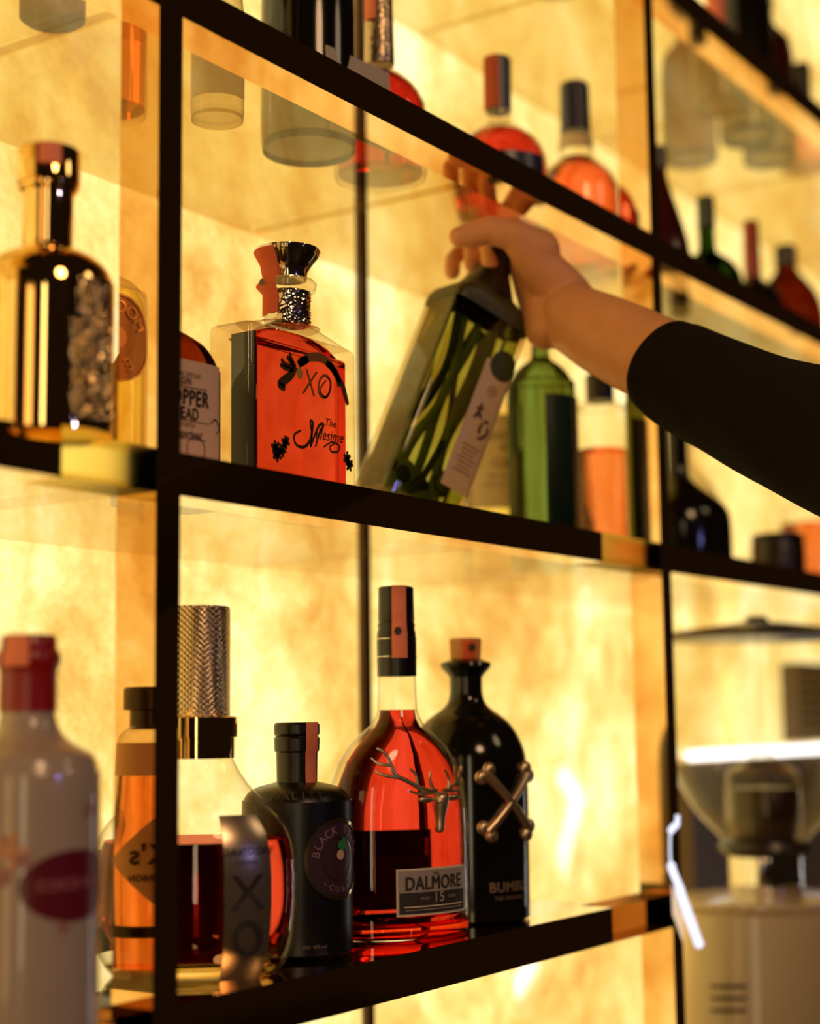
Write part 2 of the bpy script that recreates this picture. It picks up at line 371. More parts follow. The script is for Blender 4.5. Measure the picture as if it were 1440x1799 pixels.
# ---------------------------------------------------------------- bottle kit
class Bot:
    """measured bottle: silhouettes are given as (height mark, half width) and scaled by s mm per unit above mark yb"""
    def __init__(b, kind, label, X, Y, z, s, yb, phi=0, group=None, cat='bottle', rz=None):
        b.s = s/1000.0; b.yb = yb
        b.o = empty(kind, (X, Y, z), face_rot(X, Y, phi) if rz is None else rz, label, cat, group)
    def R(b, rows): return [((b.yb-y)*b.s, r*b.s) for y, r in rows]
    def turn(b, name, rows, mat, k=1.0, n=2.0, sm=0, angle=35, seg=72):
        R = b.R(rows); R = smoothrows(R, sm) if sm else R
        return MB().add(loft(R, k, n, seg)).build(name, mat, b.o, angle)
    def wrap(b, name, rows, a0, a1, mat, off=0.0006, k=1.0, n=2.0):
        return MB().add(strip(b.R(rows), radians(a0), radians(a1), off, k, n)).build(name, mat, b.o)
Cz, Bz, Az, Dz = -0.177, 0.1568, 0.4882, 0.8032

# ---- lower shelf, between the posts
# decanter with knurled cap
b = Bot('decanter', 'round amber decanter with tall knurled gold cap and dark XO band, beside the front post', 0.1062, 0.079, Cz, 0.4059, 1708)
prof = [(1708, 132), (1703, 148), (1690, 160), (1660, 172), (1620, 178), (1580, 181), (1540, 181), (1500, 177), (1460, 165), (1430, 140), (1395, 103), (1365, 80), (1345, 69), (1334, 64)]
b.turn('glass_body', prof, CLEAR, sm=3, k=0.76)
liq = [(1682, 20), (1684, 90), (1672, 130), (1655, 150), (1620, 166), (1580, 171), (1540, 171), (1500, 167), (1478, 161)]
b.turn('liquid', liq, CORAL, sm=2, k=0.76)
b.turn('glass_base', [(1707, 120), (1702, 145), (1690, 157), (1686, 120), (1686, 20)], glass('thick_base', (1, 0.93, 0.75), 1.4), k=0.76)
b.turn('cap', [(1262, 59), (1264, 60), (1070, 60), (1066, 58), (1065, 50)], KNURL)
c = b.turn('collar', [(1336, 66), (1336, 68), (1300, 68), (1299, 73), (1264, 73), (1262, 70), (1262, 50)], GOLD)
lab = MB().add(strip(b.R([(1712, 150), (1690, 163), (1660, 174), (1620, 180), (1580, 183), (1540, 183), (1500, 180), (1462, 169), (1432, 147)]), radians(15), radians(44), 0.0012, 0.76))
rb = 182*b.s; xc = rb*sin(radians(29))
lab.add(text('DAVIDOFF', 0.0072, 0.01), 1, on(xc, (1708-1492)*b.s, rb, rb*0.76, off=0.0026))
lab.add(text('XO', 0.001), 1, on(xc, (1708-1512)*b.s, rb, rb*0.76, off=0.0026))
lab.add(text('COGNAC', 0.0035), 1, on(xc, (1708-1510)*b.s, rb, rb*0.76, off=0.0026))
lab.add(text('X', 0.034, 0.0), 1, on(xc, (1708-1563)*b.s, rb, rb*0.76, off=0.0026)); lab.add(text('O', 0.034, 0.0, 0, 0.8), 1, on(xc, (1708-1640)*b.s, rb, rb*0.76, off=0.0026))
o = lab.build('label_band', [FOIL, INK], b.o); o['label'] = 'dark metallic band reading XO'

b.wrap('dark_back_wrap', [(1676, 176), (1620, 181), (1580, 182), (1540, 182), (1496, 178)], 158, 262, pbr('added_back_shade', (0.03, 0.012, 0.006), 0.5), 0.0010, 0.76)  # dark wrap added at the back to shade the liquid's left side
# black bottle with round medallion
b = Bot('spirit_bottle', 'matt black bottle with round plum medallion, between the XO decanter and stag bottle', 0.2140, 0.0710, Cz, 0.4350, 1676, 47)
b.turn('body', [(1676, 90), (1669, 96), (1640, 98), (1430, 98), (1412, 96), (1396, 88), (1385, 70), (1379, 46), (1377, 38)], MATTEBLK, sm=2)
b.turn('cap', [(1378, 36), (1325, 37), (1322, 40), (1300, 41), (1296, 38), (1292, 41), (1276, 41), (1272, 38)], MATTEBLK)
b.wrap('tax_stamp', [(1385, 66), (1378, 38), (1325, 38), (1320, 42), (1272, 42)], -24, 12, STAMP, 0.0008)
rb = 98*b.s; m = MB(); zc = (1676-1507)*b.s
m.add(disc(0.0285), 0, on(0, zc, rb, off=0.0008)); m.add(ring(0.0275, 0.0305), 1, on(0, zc, rb, off=0.0016)); m.add(ring(0.0155, 0.0160), 1, on(0, zc, rb, off=0.0016))
for i, ch in enumerate('BLACK TEARS'):
    a = radians(170-i*16.0); m.add(text(ch, 0.0085, 0.012), 2, on(0.0215*cos(a), zc+0.0215*sin(a), rb, off=0.0017, rot=a-pi/2))
for i, ch in enumerate('~CUBA~'):
    a = radians(232+i*15); m.add(text(ch, 0.006, 0.01), 2, on(0.0225*cos(a), zc+0.0225*sin(a), rb, off=0.0017, rot=a+pi/2))
m.add(disc(0.0038), 3, on(0, zc+0.003, rb, off=0.002)); m.add(disc(0.0035, sx=1.4), 4, on(0.002, zc+0.010, rb, off=0.002)); m.add(disc(0.002), 4, on(0.004, zc+0.014, rb, off=0.002))
m.build('medallion', [BLUEP, BRASS, pbr('dim_violet_letters', (0.25, 0.14, 0.16), 0.5), pbr('tan_dot', (0.62, 0.42, 0.25), 0.5), GRN], b.o)
m = MB(); 
for i, ch in enumerate('QUALITY'):
    m.add(text(ch, 0.008, 0.02), 0, on(-0.052+i*0.0062, (1676-1398)*b.s, 88*b.s, off=0.003))
m.build('embossed_lettering', pbr('embossed_black', (0.05, 0.045, 0.04), 0.3), b.o)
m = MB().add(text('70cl  40% vol', 0.0035), 0, on(-0.022, (1676-1652)*b.s, rb, off=0.001)).build('small_print', pbr('grey_print', (0.25, 0.2, 0.16), 0.5), b.o)

# stag bottle
b = Bot('whisky_bottle', 'red whisky bottle with pewter stag head emblem and grey rectangular label on its front', 0.3450, 0.0660, Cz, 0.4687, 1645, 33)
k = 0.62; U = 1/0.89
rows = [(1645, 128), (1638, 140), (1620, 142), (1500, 141), (1430, 140), (1380, 132), (1340, 116), (1312, 95), (1290, 67), (1275, 48), (1262, 40), (1250, 36)]
R = [( (1645-y)*b.s, r*b.s, (0.62 if y > 1330 else 0.62+0.38*min(1, (1330-y)/70)), 2.0) for y, r in rows]
MB().add(loft(R)).build('glass_body', CLEAR, b.o)
b.turn('neck', [(1252, 36), (1190, 34)], CLEAR)
rows = [(1618, 110), (1610, 124), (1500, 127), (1430, 125), (1380, 117), (1340, 100), (1318, 82), (1296, 60), (1280, 42), (1266, 34), (1250, 31)]
R = [( (1645-y)*b.s, r*b.s, (0.62 if y > 1330 else 0.62+0.38*min(1, (1330-y)/70)), 2.0) for y, r in rows]
MB().add(loft(R)).build('liquid', RED, b.o)
MB().add(loft([(0.001, 0.060), (0.003, 0.0645), (0.010, 0.0655), (0.0115, 0.050)], 0.62)).build('glass_base', glass('red_base', (0.9, 0.25, 0.12), 1.4), b.o)
b.turn('cap', [(1190, 35.5), (1128, 36), (1112, 35), (1104, 33), (1098, 34), (1092, 32), (1090, 33), (1030, 32), (1028, 28)], MATTEBLK)
for yy in (1154, 1122): b.wrap('cap_line', [(yy+1.5, 36.5), (yy, 36.5)], -120, 60, SILVER, 0.0003)
b.wrap('tax_stamp', [(1158, 36.2), (1115, 36), (1104, 34.5), (1090, 33.6), (1028, 33.4)], -46, -2, STAMP, 0.0008)
MB().add(disc(0.0035, sx=0.8), 0, on(-0.0085, (1645-1110)*b.s, 36*b.s, off=0.0016)).build('stamp_mark', INK, b.o)
rx, ry = 141*b.s, 141*b.s*0.62
m = MB(); zc = (1645-1563)*b.s; x0 = 0.008
m.add(sheet(0.0715, 0.0375), 3, on(x0, zc, rx, ry, off=0.0010)); m.add(sheet(0.0685, 0.0345), 0, on(x0, zc, rx, ry, off=0.0014))
m.add(sheet(0.0670, 0.0165), 1, on(x0, zc-0.0085, rx, ry, off=0.0018))
m.add(text('THE', 0.0035), 1, on(x0, zc+0.0140, rx, ry, off=0.0021))
m.add(text('DALMORE', 0.0150, 0.022, 0, 0.80), 1, on(x0, zc+0.0065, rx, ry, off=0.0022))
m.add(text('15', 0.0115, 0.008), 2, on(x0+0.003, zc-0.0050, rx, ry, off=0.0023)); m.add(text('AGED', 0.0034), 2, on(x0-0.011, zc-0.0052, rx, ry, off=0.0023)); m.add(text('YEARS', 0.0034), 2, on(x0+0.017, zc-0.0052, rx, ry, off=0.0023))
m.add(sheet(0.060, 0.0009), 3, on(x0, zc-0.0115, rx, ry, off=0.0023)); m.add(sheet(0.058, 0.0006), 2, on(x0, zc-0.0140, rx, ry, off=0.0023))
m.build('label', [pbr('silver_label', (0.50, 0.42, 0.36), 0.35, 0.3), pbr('slate_ink', (0.035, 0.028, 0.022), 0.5), pbr('pale_ink', (0.42, 0.34, 0.26), 0.4), WHITEP], b.o)
m2 = MB().add(strip(b.R([(1606, 142.5), (1500, 142), (1468, 141)]), radians(146), radians(262), 0.0008, 0.62)).build('dark_back_wrap', pbr('dark_back_paper', (0.02, 0.008, 0.005), 0.5), b.o)  # dark back label seen through the red liquid
# stag head emblem in px of the photo relative to its centre, unfolded for the turn
def stag(px, py): return ((px-757)*b.s/0.86+0.0075, (1645-py)*b.s)
def crop4(x, y): return stag(600+x/4.0, 1280+y/4.0)
m = MB()
def horn(pts, r0, r1):
    P = spline([(crop4(*p)[0], crop4(*p)[1], 0) for p in pts], 5); T = on(0, 0, rx, ry, off=0.003)
    Q = [T(p) for p in P]; m.add(tube(Q, [1.35*(r0+(r1-r0)*i/(len(Q)-1)) for i in range(len(Q))], 8))
horn([(640, 450), (540, 432), (450, 380), (370, 332), (340, 262), (312, 185), (262, 145)], 0.0017, 0.0009)
horn([(345, 262), (270, 250), (230, 208)], 0.0013, 0.0006); horn([(375, 345), (300, 330), (245, 296)], 0.0014, 0.0006)
horn([(505, 400), (490, 325), (452, 288)], 0.0012, 0.0006); horn([(620, 455), (520, 462), (448, 440)], 0.0014, 0.0006)
horn([(615, 440), (590, 370), (592, 310)], 0.0013, 0.0006)
horn([(680, 455), (740, 440), (800, 398), (842, 340), (862, 285)], 0.0017, 0.0008); horn([(812, 380), (800, 330), (796, 280)], 0.0012, 0.0006)
horn([(735, 435), (738, 360), (706, 300)], 0.0013, 0.0006); horn([(720, 450), (790, 455), (848, 432)], 0.0014, 0.0006)
T = on(0, 0, rx, ry, off=0.003)
HP = []; HR = []
for (x, y, r) in [(668, 452, 0.0030), (668, 468, 0.0062), (668, 495, 0.0074), (668, 525, 0.0072), (667, 560, 0.0064), (666, 600, 0.0052), (664, 640, 0.0043), (662, 680, 0.0040), (660, 705, 0.0042), (659, 725, 0.0036), (659, 735, 0.0014)]:
    u_, z_ = crop4(x, y); HP.append(T(Vector((u_, z_, 0)))); HR.append(r)
m.add(tube(HP, HR, 20))
for (x, y) in [(640, 520), (694, 518)]:
    u_, z_ = crop4(x, y); p = T(Vector((u_, z_, 0.0035))); m.add(ball(p, 0.0024))
for (x, y, s_) in [(560, 503, 1), (768, 497, 1)]:
    u_, z_ = crop4(x, y); p = T(Vector((u_, z_, 0))); m.add(ball(p, 0.0062, 1.3, 0.45, 0.45))
m.build('stag_emblem', PEWTER, b.o)

# bone emblem bottle
b = Bot('rum_bottle', 'black rum bottle with crossed bones emblem and small cork stopper', 0.4690, 0.075, Cz, 0.5095, 1613, 38)
b.turn('body', [(1613, 96), (1606, 104), (1590, 106), (1400, 107), (1340, 105), (1310, 98), (1280, 82), (1262, 64), (1248, 44), (1235, 33), (1215, 29), (1188, 29)], BLACKG, sm=3)
b.turn('lip', [(1192, 30), (1186, 34), (1178, 42), (1172, 46), (1166, 44), (1163, 36), (1160, 30)], BLACKG)
b.turn('cork', [(1176, 23), (1168, 26), (1126, 29), (1123, 27)], CORK)
b.wrap('tax_stamp', [(1165, 26.5), (1128, 29)], -50, 0, STAMPT, 0.0006)
MB().add(disc(0.0035), 0, on(-0.004, (1613-1140)*b.s, 28*b.s, off=0.002)).build('stamp_mark', INKB, b.o)
rb = 106.5*b.s; m = MB(); zc = (1613-1410)*b.s; A = on(0, 0, rb, off=0.002)
def bone(x0, z0, x1, z1):
    P = [A(Vector((x0+(x1-x0)*t/12, zc+z0+(z1-z0)*t/12, 0))) for t in range(13)]
    m.add(tube(P, [0.0058, 0.0052, 0.0047, 0.0044, 0.0042, 0.0041, 0.0041, 0.0041, 0.0042, 0.0044, 0.0047, 0.0052, 0.0058], 10))
    dx, dz = x1-x0, z1-z0; L = sqrt(dx*dx+dz*dz); nx, nz = -dz/L, dx/L
    for (x, z, q) in ((x0, z0, -1), (x1, z1, 1)):
        for s_ in (-1, 1): m.add(ball(A(Vector((x+nx*s_*0.0048, zc+z+nz*s_*0.0048, 0))), 0.0060, 1.1, 0.8, 1.1))
bone(-0.021, 0.026, 0.029, -0.025); bone(-0.020, -0.024, 0.029, 0.026)
m.build('bone_emblem', PEWTER, b.o)
m = MB().add(text('BUMBU', 0.012, 0.02), 0, on(0.002, (1613-1552)*b.s, rb, off=0.001)); m.add(text('THE ORIGINAL', 0.0045, 0.01), 0, on(0.002, (1613-1570)*b.s, rb, off=0.001))
m.build('lettering', pbr('old_gold_print', (0.40, 0.26, 0.14), 0.4, 0.6), b.o)

# ---- lower shelf, left of the front post
b = Bot('liqueur_bottle', 'large white liqueur bottle with red cap and red oval print', -0.1190, 0.0120, Cz, 0.3200, 1819, 14)
b.turn('body', [(1819, 118), (1810, 130), (1790, 134), (1400, 134), (1350, 130), (1325, 122), (1312, 105), (1300, 84), (1285, 66), (1265, 55), (1243, 50), (1238, 50)], WHITEB, sm=3)
b.turn('cap', [(1243, 53), (1175, 53), (1165, 54), (1155, 59), (1142, 60), (1130, 55), (1128, 52), (1108, 51), (1102, 47)], REDCAP)
b.wrap('tax_stamp', [(1160, 60), (1142, 61), (1128, 53), (1104, 51)], -60, -14, STAMP, 0.0008)
rb = 134*b.s; m = MB()
m.add(disc(0.0200, sx=1.7), 0, on(0.020, (1819-1550)*b.s, rb, off=0.0006))
m.add(text('COCO RUM', 0.0085, 0.02), 1, on(0.020, (1819-1548)*b.s, rb, off=0.0012))
for (x, y, r) in [(0.030, 1420, 0.005), (-0.020, 1480, 0.007), (-0.012, 1500, 0.005), (-0.024, 1530, 0.006), (0.012, 1620, 0.004)]:
    m.add(disc(r, 9, 3), 2, on(x, (1819-y)*b.s, rb, off=0.0005))
for i in range(5):
    a = i*1.25; m.add(ink([(-0.020, 0), (-0.020+0.012*cos(a), 0.012*sin(a))], 0.003), 3, on(0, (1819-1485)*b.s, rb, off=0.0007))
m.build('printed_decoration', [DKRED, pbr('pink_letters', (0.45, 0.14, 0.16), 0.4), pbr('mauve_print', (0.36, 0.16, 0.14), 0.4), pbr('tan_print', (0.62, 0.30, 0.16), 0.4)], b.o)

# amber bottle whose mirror image shows in the side of the front post
b = Bot('bourbon_bottle', 'amber bourbon bottle with diamond label, mirrored in the front post side', -0.1490, 0.120, Cz, 0.4129, 1702, 0, rz=radians(0))
az = atan2(CAM.y-0.12, CAM.x-0.1024); b.o.rotation_euler.z = (pi-az-radians(8))-radians(270)
b.turn('glass_body', [(1702, 70), (1695, 76), (1500, 77), (1460, 72), (1400, 64), (1330, 62), (1295, 56), (1282, 40), (1270, 34), (1255, 34)], CLEAR, sm=2)
b.turn('liquid', [(1695, 66), (1500, 73), (1460, 68), (1400, 60), (1345, 57)], AMBER, sm=2)
b.turn('cap', [(1285, 38), (1252, 38), (1250, 49), (1214, 49), (1210, 46)], DKPL)
b.wrap('neck_label', [(1365, 64), (1308, 61)], -80, 80, PAPER, 0.001)
rb = 77*b.s; m = MB(); zc = (1702-1510)*b.s
m.add(([(0, -0.034, 0), (0.040, 0, 0), (0, 0.034, 0), (-0.040, 0, 0)], [(0, 1, 2, 3)]), 0, lambda p: on(0, zc, rb, off=0.004)(p))
m = MB()
N = 12
dv = [((i/N-0.5)*2*0.036, j*0.032*(1-abs((i/N-0.5)*2)), 0) for i in range(N+1) for j in (-1, 0, 1)]
m.add((dv, [(3*i+j, 3*i+3+j, 3*i+4+j, 3*i+1+j) for i in range(N) for j in (0, 1)]), 0, on(0, zc, rb, off=0.001))
m.add(text("K's", 0.020, 0.02), 1, on(0.006, zc+0.004, rb, off=0.002)); m.add(text('BOURBON', 0.006, 0.02), 1, on(0.004, zc-0.012, rb, off=0.002))
m.build('diamond_label', [PAPER, INK], b.o)
b.wrap('lower_label', [(1640, 78), (1620, 78)], -90, 90, MATTEBLK, 0.001)

# ---- middle shelf
b = Bot('gold_bottle', 'mirror gold bottle with embossed side and flat coral stamped cap', -0.1065, 0.0150, 0.1768, 0.3500, 760, 40)
b.turn('body', [(760, 108), (756, 116), (748, 119), (520, 119), (492, 116), (470, 106), (452, 88), (440, 66), (434, 46), (430, 44)], GOLD, sm=3)
b.turn('neck', [(434, 40), (428, 44), (330, 45), (326, 46)], GOLD)
b.turn('cap', [(332, 44), (324, 52), (318, 53), (316, 56), (256, 57), (251, 54), (250, 40)], GOLD)
b.wrap('tax_stamp', [(290, 57.5), (252, 57)], -58, -18, STAMP, 0.0008)
R0 = 119*b.s; v = []; f = []; NX, NZ = 120, 220
for j in range(NZ+1):
    for i in range(NX+1):
        a = radians(-20)+radians(52)*i/NX; z = (760-505)*b.s*(j/NZ)*0.985+0.002
        u_ = i/NX; h = 0.0
        for (fx, fz, ph) in ((43, 240, 0.3), (71, 430, 1.9), (28, 150, 4.1)):
            h += max(0, sin(a*fx+2.1*sin(z*fz*0.7+ph))*sin(z*fz+1.7*sin(a*fx*0.6+ph)))
        env = min(1, u_*9)*min(1, (1-u_)*9)*min(1, j/8)*min(1, (NZ-j)/12)
        top = 1 if z < 0.062 else max(0, 1-((u_-0.45)/0.4)**2)
        v.append(((R0+0.0002+0.0017*h*env*top)*sin(a), -(R0+0.0002+0.0017*h*env*top)*cos(a), z))
for j in range(NZ):
    for i in range(NX): q = j*(NX+1)+i; f.append((q, q+1, q+NX+2, q+NX+1))
m = MB().add((v, f)).build('relief', pbr('dark_relief', (0.40, 0.29, 0.16), 0.05, 1.0), b.o, 60)
# pale bottle with copper seal seen in the post side
b = Bot('spirit_bottle', 'clear yellow bottle with copper seal behind the gold bottle, mirrored in the post', -0.0740, 0.213, Bz, 0.3987, 876)
b.o.location = (-0.118, 0.150, Bz)
b = b
az = atan2(CAM.y-0.15, CAM.x-0.0714); b.o.rotation_euler.z = (pi-az-radians(20))-radians(270)
b.turn('glass_body', [(876, 88), (868, 96), (500, 97), (465, 90), (440, 70), (424, 40), (412, 20), (405, 17), (300, 17)], CLEAR, sm=2)
b.turn('liquid', [(868, 90), (860, 92), (500, 93), (475, 86), (460, 78)], PALE)
b.turn('cap', [(330, 19), (250, 19), (246, 17)], DKPL)
rb = 97*b.s; m = MB(); zc = (876-563)*b.s
m.add(disc(0.0335), 0, on(0, zc, rb, off=0.001)); m.add(ring(0.0318, 0.0335), 1, on(0, zc, rb, off=0.002)); m.add(disc(0.0085), 1, on(0, zc, rb, off=0.0025))
for i, ch in enumerate('MOOXI'):
    a = radians(150-i*26); m.add(text(ch, 0.0135, 0.02), 1, on(0.0235*cos(a), zc+0.0235*sin(a), rb, off=0.002, rot=a-pi/2))
for i, ch in enumerate('EIV'):
    a = radians(240+i*30); m.add(text(ch, 0.0135, 0.02), 1, on(0.0225*cos(a), zc+0.0225*sin(a), rb, off=0.002, rot=a+pi/2))
m.build('copper_seal', [COPPER, COPPERL], b.o)

# brown gin bottle
b = Bot('gin_bottle', 'brown gin bottle with pale printed label, half hidden behind the front post', 0.0680, 0.075, Bz, 0.4115, 885, 42)
kk, nn = 0.62, 3.6
R = [((885-y)*b.s, r*b.s) for y, r in [(885, 94), (877, 98), (668, 98), (645, 94), (622, 84), (602, 68), (588, 46), (578, 26), (566, 15), (500, 13)]]
MB().add(loft(smoothrows(R, 3), kk, nn)).build('glass_body', glass('brown_gin_glass', (0.42, 0.14, 0.05), 1.4), b.o)
b.turn('cap', [(520, 15), (470, 15), (466, 12)], DKPL)
m = MB(); W = 0.060; rx, ry = 98*b.s, 98*b.s*kk; T_ = lambda x, y, o=0.001: on(x, (885-y)*b.s, rx, ry, nn, o)
m.add(sheet(0.060, 0.081), 0, T_(0, 740))
for tx, sz, y, bd in (('ALEMBIC DISTILLED', 0.0045, 668, 0.0), ('GIN', 0.0075, 680, 0.01), ('COPPER', 0.0158, 709, 0.02), ('HEAD', 0.0122, 737, 0.018), ('DRY BATCH', 0.0042, 757, 0.0), ('Copperhead', 0.0075, 772, 0.01)):
    m.add(text(tx, sz, bd, 0.3 if tx == 'Copperhead' else 0, 0.72), 1, T_(-0.0055, y, 0.002))
for y, wd in ((690, 0.03), (749, 0.034), (780, 0.028)): m.add(sheet(wd, 0.0005), 1, T_(0.0, y, 0.002))
m.add(ring(0.0085, 0.0091), 1, T_(0.004, 797, 0.002)); m.add(ink([(0.018, 0), (0.024, 0.004), (0.029, -0.002), (0.025, -0.006)], 0.0008), 1, T_(0, 748, 0.002))
m.build('label', [PAPER, INK], b.o)

# square XO decanter
X0, X1, Y0, Y1 = 0.1307, 0.2690, 0.0500, 0.0915
root = empty('decanter', ((X0+X1)/2, (Y0+Y1)/2, Bz), 0, 'square clear decanter of red XO with gold painted front and flared stopper', 'bottle')
hx, hy, H = (X1-X0)/2, (Y1-Y0)/2, 0.3005-Bz
def rrows(hx, hy, zs, nn=14): return [(z, hx*k1, hy*k2/(hx*k1), nn) for z, k1, k2 in zs]
MB().add(loft(rrows(hx, hy, [(0, .985, .94), (0.002, 1, 1), (H-0.004, 1, 1), (H-0.001, .99, .96), (H+0.0005, .96, .88)]), seg=96)).build('glass_body', thin('decanter_glass', (0.93, 0.88, 0.78), (0.35, 0.25, 0.12), 0.6), root, 30)
lx = hx-0.0085
MB().add(box(-lx+0.004, lx, -hy+0.004, 0.004, 0.009, H-0.009)).build('liquid', CORAL, root, 20).modifiers.new('b', 'BEVEL').width = 0.0025
MB().add(box(-lx+0.0015, -lx+0.0035, -hy+0.003, 0.005, 0.004, H-0.006)).build('side_shade', MATTEBLK, root)  # black sheet added as the shade in the liquid's left face
MB().add(loft([(H+0.0005, hx*.95, hy*.88/(hx*.95), 10), (H+0.005, hx*.70, hy*.9/(hx*.70), 5), (H+0.009, .036, .5, 3), (H+0.012, .022, .8, 2)], cap=False)).build('shoulder', CLEAR, root)
MB().add(loft([(H-0.0085, hx*.82, .014/(hx*.82), 8), (H-0.002, hx*.66, .014/(hx*.66), 5), (H+0.003, .030, .4, 3)])).build('liquid_top', CORAL, root)
Hb = H; H = H+0.0095
sx = 0.0040   # neck axis offset from the body centre
m = MB().add(loft([(H-0.001, .026), (H+0.002, .020), (H+0.004, .017), (H+0.030, .0165)]), 0, lambda p: p+Vector((sx, 0, 0))).build('neck', CLEAR, root)
v, f = loft([(H+0.003, .0182), (H+0.029, .0180)], seg=60)
m = MB()
for (j, kx) in ((0, 0),):
    NX, NZ = 72, 22; vv = []; ff = []
    for q in range(NZ+1):
        for i in range(NX):
            a = 2*pi*i/NX; h = 0.0011*max(0, sin(a*12+2*sin(q*0.9))*sin(q*1.3+sin(a*7)))
            vv.append(((.0182+h)*sin(a)+sx, -(.0182+h)*cos(a), H+0.003+0.026*q/NZ))
    for q in range(NZ):
        for i in range(NX): a_ = q*NX+i; b_ = q*NX+(i+1) % NX; ff.append((a_, b_, b_+NX, a_+NX))
    m.add((vv, ff))
m.build('neck_sleeve', GOLDREL, root, 60)
MB().add(loft([(H+0.029, .019), (H+0.031, .0225), (H+0.036, .0235), (H+0.039, .021), (H+0.040, .016)]), 0, lambda p: p+Vector((sx, 0, 0))).build('glass_collar', CLEAR, root)
m = MB(); seg = 48
rws = [(H+0.040, .0155), (H+0.046, .016), (H+0.052, .019), (H+0.058, .0235), (H+0.063, .0255), (H+0.0645, .0255), (H+0.0655, .022)]
vv, ff = loft(rws, seg=seg); vv2 = []
for i, p in enumerate(vv):
    a = 2*pi*(i % seg)/seg; r_ = 1+0.045*sin(a*12)*(1 if i//seg in (2, 3, 4) else 0); vv2.append((p[0]*r_+sx, p[1]*r_, p[2]))
m.add((vv2, ff)).build('stopper', GOLDREL, root, 50)
zs = [(H+0.010, .0192), (H+0.028, .0190), (H+0.034, .0242), (H+0.041, .019), (H+0.052, .021), (H+0.062, .0262)]
MB().add(strip(zs, radians(-148), radians(-76), 0.001), 0, lambda p: p+Vector((sx, 0, 0))).build('tax_stamp', STAMPT, root)
MB().add(disc(0.0028, 20, 4), 0, lambda p: on(-0.0245*radians(104), H+0.034, 0.0245, off=0.0016)(p)+Vector((sx, 0, 0))).build('stamp_mark', DKLEAF, root)
H = Hb
m = MB(); yf = -hy-0.0008
def P2(x, y):     # crop marks (6.665 per px, origin 470,580) -> face metres
    px = 470+x/6.665; py = 580+y/6.665
    X = X0+(X1-X0)*((px-437)/(628-437))**0.95; t = (px-437)/191
    ztop, zbot = 560+t*62, 800+t*58
    s_ = 0.426+t*0.042; zz = 0.3005-(py-(560+t*56))*s_/1000*0.985
    return (X-(X0+X1)/2, zz-Bz)
TF = lambda p: Vector((p[0], yf-p[2], p[1]))
def st(pts, wd=0.0016, mi=0): m.add(ink([P2(*p) for p in pts], wd), mi, TF)
st([(310, 400), (380, 330), (480, 300), (600, 320), (690, 400), (760, 500), (810, 600)], 0.0062, 1)
st([(270, 420), (220, 520), (130, 600), (90, 650), (150, 690)], 0.0060, 0); st([(300, 400), (340, 360), (420, 330)], 0.006)
st([(640, 370), (720, 440), (790, 560), (800, 660)], 0.0060); st([(810, 560), (850, 650), (880, 760), (915, 880)], 0.0050)
for p in ([(270, 420), (220, 340), (200, 250)], [(250, 430), (150, 400), (105, 330)], [(235, 400), (170, 300)], [(240, 470), (150, 440), (90, 400)]): st(p, 0.0034)
m.add(disc(0.005, 20, 3, 0.8), 2, lambda p: TF(p+Vector((*P2(310, 500), 0.0003))))
x_, z_ = P2(590, 670); m.add(text('XO', 0.030, -0.005, 0.25, 0.82), 1, lambda p: TF(p+Vector((x_-0.008, z_, 0)))); st([(640, 540), (700, 620), (640, 790), (560, 700), (640, 580)], 0.0014, 0)
st([(330, 1190), (250, 1250), (270, 1360), (360, 1390), (440, 1300), (470, 1100), (440, 1090), (460, 1250), (440, 1390)], 0.0022)
st([(440, 1390), (520, 1180), (570, 1110), (600, 1130), (540, 1250), (500, 1390)], 0.0022)
x_, z_ = P2(670, 1255); m.add(text('illesime', 0.0125, 0.02, 0.35, 0.9), 0, lambda p: TF(Vector((p[0], p[1]+0.03*p[0], p[2]))+Vector((x_, z_, 0))))
x_, z_ = P2(685, 1100); m.add(text('The', 0.009, 0.015, 0.35), 0, lambda p: TF(p+Vector((x_, z_, 0))))
st([(600, 1390), (700, 1330), (800, 1370), (780, 1440), (700, 1440), (680, 1380), (740, 1350)], 0.0016)
for cx, cy in ((40, 1400), (110, 1440), (60, 1500), (900, 1520), (930, 1600), (150, 1340)):
    for i in range(6):
        a = i*1.1+cx; st([(cx, cy), (cx+50*cos(a)*0.5, cy+50*sin(a)*0.7), (cx+85*cos(a)*0.6, cy+85*sin(a))], 0.0028)
m.build('gold_artwork', [pbr('antique_gold_print', (0.10, 0.055, 0.02), 0.35, 0.6), pbr('bright_gold_print', (0.42, 0.20, 0.07), 0.3, 0.7), pbr('yellow_gold_print', (0.85, 0.50, 0.14), 0.3, 0.6)], root)

# teal, pale and orange bottles behind the hand
b = Bot('gin_bottle', 'broad shouldered teal green gin bottle behind the reaching hand', 0.6478, 0.090, Bz, 0.5784, 989)
b.turn('glass_body', [(989, 56), (982, 61), (700, 61), (672, 57), (652, 47), (638, 34), (628, 20), (615, 16), (560, 15)], GREENG, sm=2)
b.turn('cap', [(570, 18), (530, 18)], DKPL)
b.wrap('label', [(960, 62), (700, 62)], 6, 95, pbr('dark_teal_label', (0.004, 0.02, 0.014), 0.3), 0.001)
b = Bot('gin_bottle', 'clear bottle with cream label between the held bottle and teal bottle', 0.7140, 0.190, Bz, 0.6167, 1007, 20)
b.turn('glass_body', [(1007, 52), (1000, 56), (720, 56), (690, 50), (670, 30), (655, 17), (600, 15)], CLEAR, sm=2)
b.turn('liquid', [(1000, 50), (730, 52)], PALE)
b.turn('cap', [(610, 17), (570, 17)], DKPL)
m = MB().add(strip(b.R([(900, 57), (735, 57)]), radians(-60), radians(60), 0.001)); rb = 57*b.s
